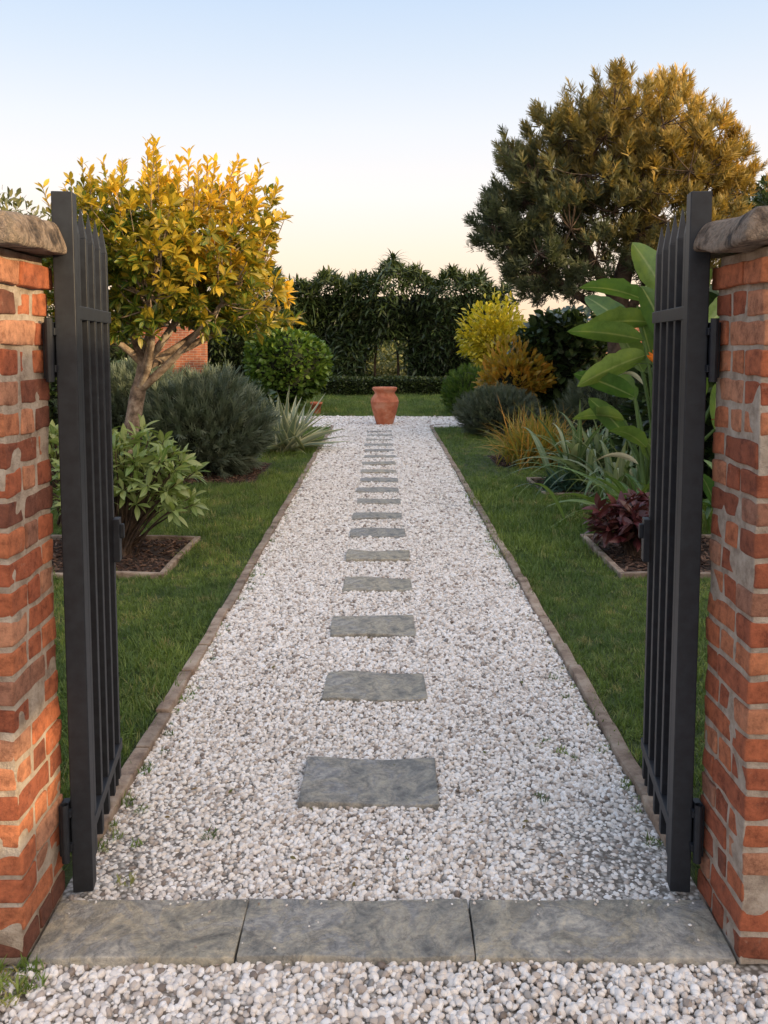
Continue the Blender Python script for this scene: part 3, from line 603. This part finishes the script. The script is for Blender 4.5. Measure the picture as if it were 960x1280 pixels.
strap_plant((-3.4,9.0,0),60,(.7,1.3),.06,(35,85),(.4,.85),.15).obj('crinum_lily',[m_dk],origin=(-3.4,9,0))
# ---------------------------------------------------------------- bird of paradise
m_str,nt,bs=M('strelitzia_leaf',.32)
c=mix(nt,attr(nt,'rnd'),(.05,.13,.03),(.12,.23,.055));c=mix(nt,attr(nt,'tint'),c,(.36,.44,.12))
c=mix(nt,ramp(nt,attr(nt,'uu'),[(.0,(.7,.7,.7)),(.12,(0,0,0))]),c,(.35,.42,.18))
c=mix(nt,.6,c,ramp(nt,noise(nt,5,6,.7),[(.38,(.55,.6,.5)),(.5,(1,1,1)),(.64,(1.5,1.3,.9))]),'MULTIPLY')
nt.links.new(c,bs.inputs['Base Color']);bump(nt,bs,noise(nt,30,3),.4,.01)
tr=N(nt,'ShaderNodeBsdfTranslucent');nt.links.new(mix(nt,1.,c,(1.3,1.25,.6),'MULTIPLY'),tr.inputs[0]);ms=N(nt,'ShaderNodeMixShader');ms.inputs[0].default_value=.3
nt.links.new(bs.outputs[0],ms.inputs[1]);nt.links.new(tr.outputs[0],ms.inputs[2]);nt.links.new(ms.outputs[0],nt.nodes['Material Output'].inputs[0])
m_stk=flat('strelitzia_stalk',(.10,.17,.05),.5);m_wht=flat('pale_spathe',(.62,.60,.42),.5);m_of=flat('orange_sepal',(.75,.2,.02),.5);m_red=flat('red_flower',(.6,.03,.02),.5)
b=B();g=np.array([2.4,7.5,0])
lv=[((2.25,7.3,1.76),174,6,.72,.24,58),((2.22,7.45,1.95),162,28,.70,.22,48),((2.3,7.2,2.0),125,60,.66,.24,75),((2.55,7.4,1.95),60,60,.62,.24,40),((2.2,7.3,1.5),186,-10,.64,.22,52),
 ((2.2,7.8,1.7),140,40,.6,.22,-50),((2.8,7.6,1.75),20,35,.65,.24,60),((2.9,7.2,1.45),-30,10,.6,.24,30),((2.4,7.0,1.35),-120,40,.5,.22,60),((2.1,7.3,1.15),178,32,.56,.20,55),((2.5,7.9,1.8),90,55,.6,.22,0),((2.2,7.4,1.35),165,52,.56,.2,65),
 ((2.5,7.1,1.75),-80,68,.6,.26,20),((2.25,7.3,1.4),140,70,.62,.22,75),((3.0,7.8,1.6),10,45,.6,.24,-40),((2.1,7.5,.8),185,50,.55,.17,60),((2.15,7.1,.75),205,40,.55,.17,55),((2.45,7.0,1.0),-100,70,.6,.24,10),((2.3,7.1,1.6),172,70,.62,.22,78),((2.2,7.6,1.1),135,62,.6,.2,65),
 ((2.6,7.3,1.25),100,75,.6,.22,60),((2.7,7.1,.9),70,65,.55,.22,50),((2.15,7.25,1.62),190,18,.6,.2,62),((2.05,7.4,.95),165,20,.5,.17,50),((2.35,7.2,.55),180,60,.5,.18,60)]
for (p,az,el,L,w,ro) in lv:
    p=np.array(p);base=g+np.array([R.normal()*.09,R.normal()*.09,0])
    tube(b,bez(base,(base[0]*.7+p[0]*.3,base[1]*.7+p[1]*.3,p[2]*.6),p,9),np.linspace(.022,.011,9),8,m=1)
    straps(b,p[None],np.radians([az+R.normal()*8.]),np.radians([el+R.normal()*6.]),np.array([L*R.uniform(.85,1.1)]),np.array([R.uniform(.08,.4)]),np.array([w]),rows=14,kind='paddle',rnd=R.rand(),tint=R.rand()*.35,m=0,fold=.35,roll=np.radians([ro+R.normal()*10.]),wave=.035)
straps(b,np.array([2.12,7.2,.60]),np.radians(np.array([178.])),np.radians([38.]),np.array([.50]),np.array([.62]),np.array([.06]),rows=10,kind='paddle',m=2,roll=np.radians([60.]))
straps(b,np.array([2.2,7.4,1.25]),np.radians(np.array([160.])),np.radians([55.]),np.array([.4]),np.array([.7]),np.array([.05]),rows=10,kind='paddle',m=2,roll=np.radians([60.]))
n=60;az=R.rand(n)*6.28;straps(b,g+np.c_[R.normal(-.1,.18,n),R.normal(0,.15,n),np.zeros(n)],az,np.radians(R.uniform(40,82,n)),R.uniform(.7,1.5,n),R.uniform(.4,.9,n),.055,rows=10,rnd=R.rand(n),tint=R.rand(n)*.4,m=0,roll=R.normal(0,.5,n))
for p in((2.2,7.05,1.42),(2.4,7.0,1.15),(2.5,7.05,1.75)):
    p=np.array(p);tube(b,bez(g,(g+p)/2+[0.05,0,.1],p,8),np.linspace(.014,.009,8),6,m=1)
    straps(b,p[None],np.array([3.0]),np.array([.15]),np.array([.2]),np.array([.1]),np.array([.04]),m=1,kind='paddle')
    for q in range(4): straps(b,(p+[.02,0,0])[None],np.array([3.4-q*.25]),np.array([.7+q*.25]),np.array([.15]),np.array([.1]),np.array([.035]),m=3,kind='paddle',roll=np.array([1.]))
b.obj('bird_of_paradise_plant',[m_str,m_stk,m_wht,m_of],origin=tuple(g))
b=B();g=np.array([2.62,6.6,0]);n=16;straps(b,g+np.c_[R.normal(0,.1,n),R.normal(0,.1,n),R.uniform(.1,.5,n)],R.rand(n)*6.28,np.radians(R.uniform(35,80,n)),R.uniform(.35,.6,n),.3,.13,kind='paddle',rnd=R.rand(n),m=0,roll=R.normal(0,.6,n))
tube(b,[g,g+[-.02,0,.6],g+[-.03,0,1.0]],[.012,.01,.007],6,m=1)
n=14;straps(b,g+np.array([-.03,0,.97])+R.normal(0,.03,(n,3)),R.rand(n)*6.28,np.radians(R.uniform(0,80,n)),R.uniform(.07,.12,n),.3,.05,kind='paddle',m=2)
b.obj('canna_lily',[m_str,m_stk,m_red],origin=tuple(g))
# ---------------------------------------------------------------- garden walls and added shade wall
def wall(name,x0,x1,y0,y1,H):
    b=B();rbox(b,((x0+x1)/2,(y0+y1)/2,H/2-.02),(x1-x0,y1-y0,H),.01,g=(4,4,4));
    rbox(b,((x0+x1)/2,(y0+y1)/2,H+.012),(x1-x0+.08,y1-y0+.08,.06),.012,.004,SN(3),g=(30,30,3),m=1)
    b.obj(name,[m_wall,m_cap])
wall('added_shade_wall',-14,-5.5,27.6,27.9,2.15);wall('added_shade_wall',5.0,9,27.6,27.9,2.15)
wall('added_shade_wall',-9.2,-8.9,-2,27.4,2.15)
wall('added_shade_wall',-8.8,-1.42,2.2,2.4,1.5);wall('added_shade_wall',1.42,7.4,2.2,2.4,1.5)
b=B()  # unseen wall added to shade the garden; gap lets sun reach left pillar
for ya,yb,za,zb in((-9,-3.45,-.02,4),(-2.87,13.3,-.02,4),(-3.45,-2.87,-.02,2.80),(-3.45,-2.87,3.16,4)):
    rbox(b,(7.65,(ya+yb)/2,(za+zb)/2),(.3,yb-ya,zb-za),.002,g=(3,6,6))
rbox(b,(7.65,2.15,4.03),(.38,22.4,.06),.012,.004,SN(3),g=(4,60,3),m=1)
b.obj('added_shade_wall',[m_wall,m_cap])
m_far=leafmat('distant_leaf',(.06,.09,.03),(.12,.14,.05),(.2,.2,.07),.6,.25)
b=B()
for k in range(46):
    x=R.uniform(-50,50);yy=R.uniform(50,66);h=R.uniform(1.8,3.1);c=np.array([x,yy,h*.5]);n=380;D=sph(n);rr=np.array([R.uniform(2,3.6),1.8,h*.55])
    b.inst(Tr,c+D*rr*(1+.12*SN(4,seed=k)(D))[:,None],frames(D+R.normal(size=D.shape)*.5),R.uniform(.35,.6,n),R.rand(n),R.rand(n)**3,0);lumpcore(b,c,rr,.85,1,k,10)
for x,yy in((-1.6,36),(.2,38),(1.8,36.5),(0,42)):
    c=np.array([x,yy,.8]);n=900;D=sph(n);b.inst(Tl,c+D*[1.2,.9,.75]*(R.rand(n,1)**.3),frames(D+R.normal(size=D.shape)*.5),R.uniform(.15,.3,n),R.rand(n),R.rand(n),0)
b.obj('distant_trees',[m_far,m_core])
# ---------------------------------------------------------------- light
el,azd=math.radians(14),math.radians(-32)
sd=Vector((math.cos(el)*math.cos(azd),math.cos(el)*math.sin(azd),math.sin(el)))
l=bpy.data.lights.new('sun','SUN');l.energy=5.;l.angle=math.radians(.5);l.color=(1,.73,.40)
so=bpy.data.objects.new('sun',l);COL.objects.link(so);so.rotation_euler=sd.to_track_quat('Z','Y').to_euler();so.location=(20,-12,8)
w=bpy.data.worlds.new('World');scene.world=w;w.use_nodes=True;nt=w.node_tree;bg=nt.nodes['Background']
sky=N(nt,'ShaderNodeTexSky',sky_type='NISHITA',sun_disc=False,sun_elevation=el,sun_rotation=math.pi/2-azd)
tc=N(nt,'ShaderNodeTexCoord');sp=N(nt,'ShaderNodeSeparateXYZ');nt.links.new(tc.outputs['Generated'],sp.inputs[0])
rc=ramp(nt,sp.outputs[2],[(0,(1.05,.68,.42)),(.05,(1.05,.79,.57)),(.10,(1.03,.86,.70)),(.16,(.97,.91,.87)),(.23,(.85,.87,.92)),(.30,(.69,.78,.90)),(.37,(.55,.69,.89)),(1,(.46,.61,.88))])
dp=N(nt,'ShaderNodeVectorMath',operation='DOT_PRODUCT');nt.links.new(tc.outputs['Generated'],dp.inputs[0]);dp.inputs[1].default_value=sd
lobe=ramp(nt,dp.outputs['Value'],[(.05,(0,0,0)),(.6,(.66,.50,.34)),(1,(2.8,1.9,1.0))])
a1=mix(nt,1.,rc,lobe,'ADD')
a2=N(nt,'ShaderNodeVectorMath',operation='SCALE');nt.links.new(sky.outputs[0],a2.inputs[0]);a2.inputs['Scale'].default_value=.01
a3=N(nt,'ShaderNodeVectorMath',operation='ADD');nt.links.new(a1,a3.inputs[0]);nt.links.new(a2.outputs[0],a3.inputs[1])
nt.links.new(a3.outputs[0],bg.inputs[0]);bg.inputs[1].default_value=1.06
cam=bpy.data.cameras.new('camera');co=bpy.data.objects.new('camera',cam);COL.objects.link(co)
cam.sensor_fit='VERTICAL';cam.sensor_height=36;cam.lens=36*1100/1280;cam.shift_y=-115/1280;cam.shift_x=3/1280
co.location=(0,0,1.6);co.rotation_euler=(math.radians(90-5.02),0,0);cam.clip_end=1500;cam.clip_start=.05
scene.camera=co
scene.view_settings.view_transform='Standard';scene.view_settings.look='None';scene.view_settings.exposure=0
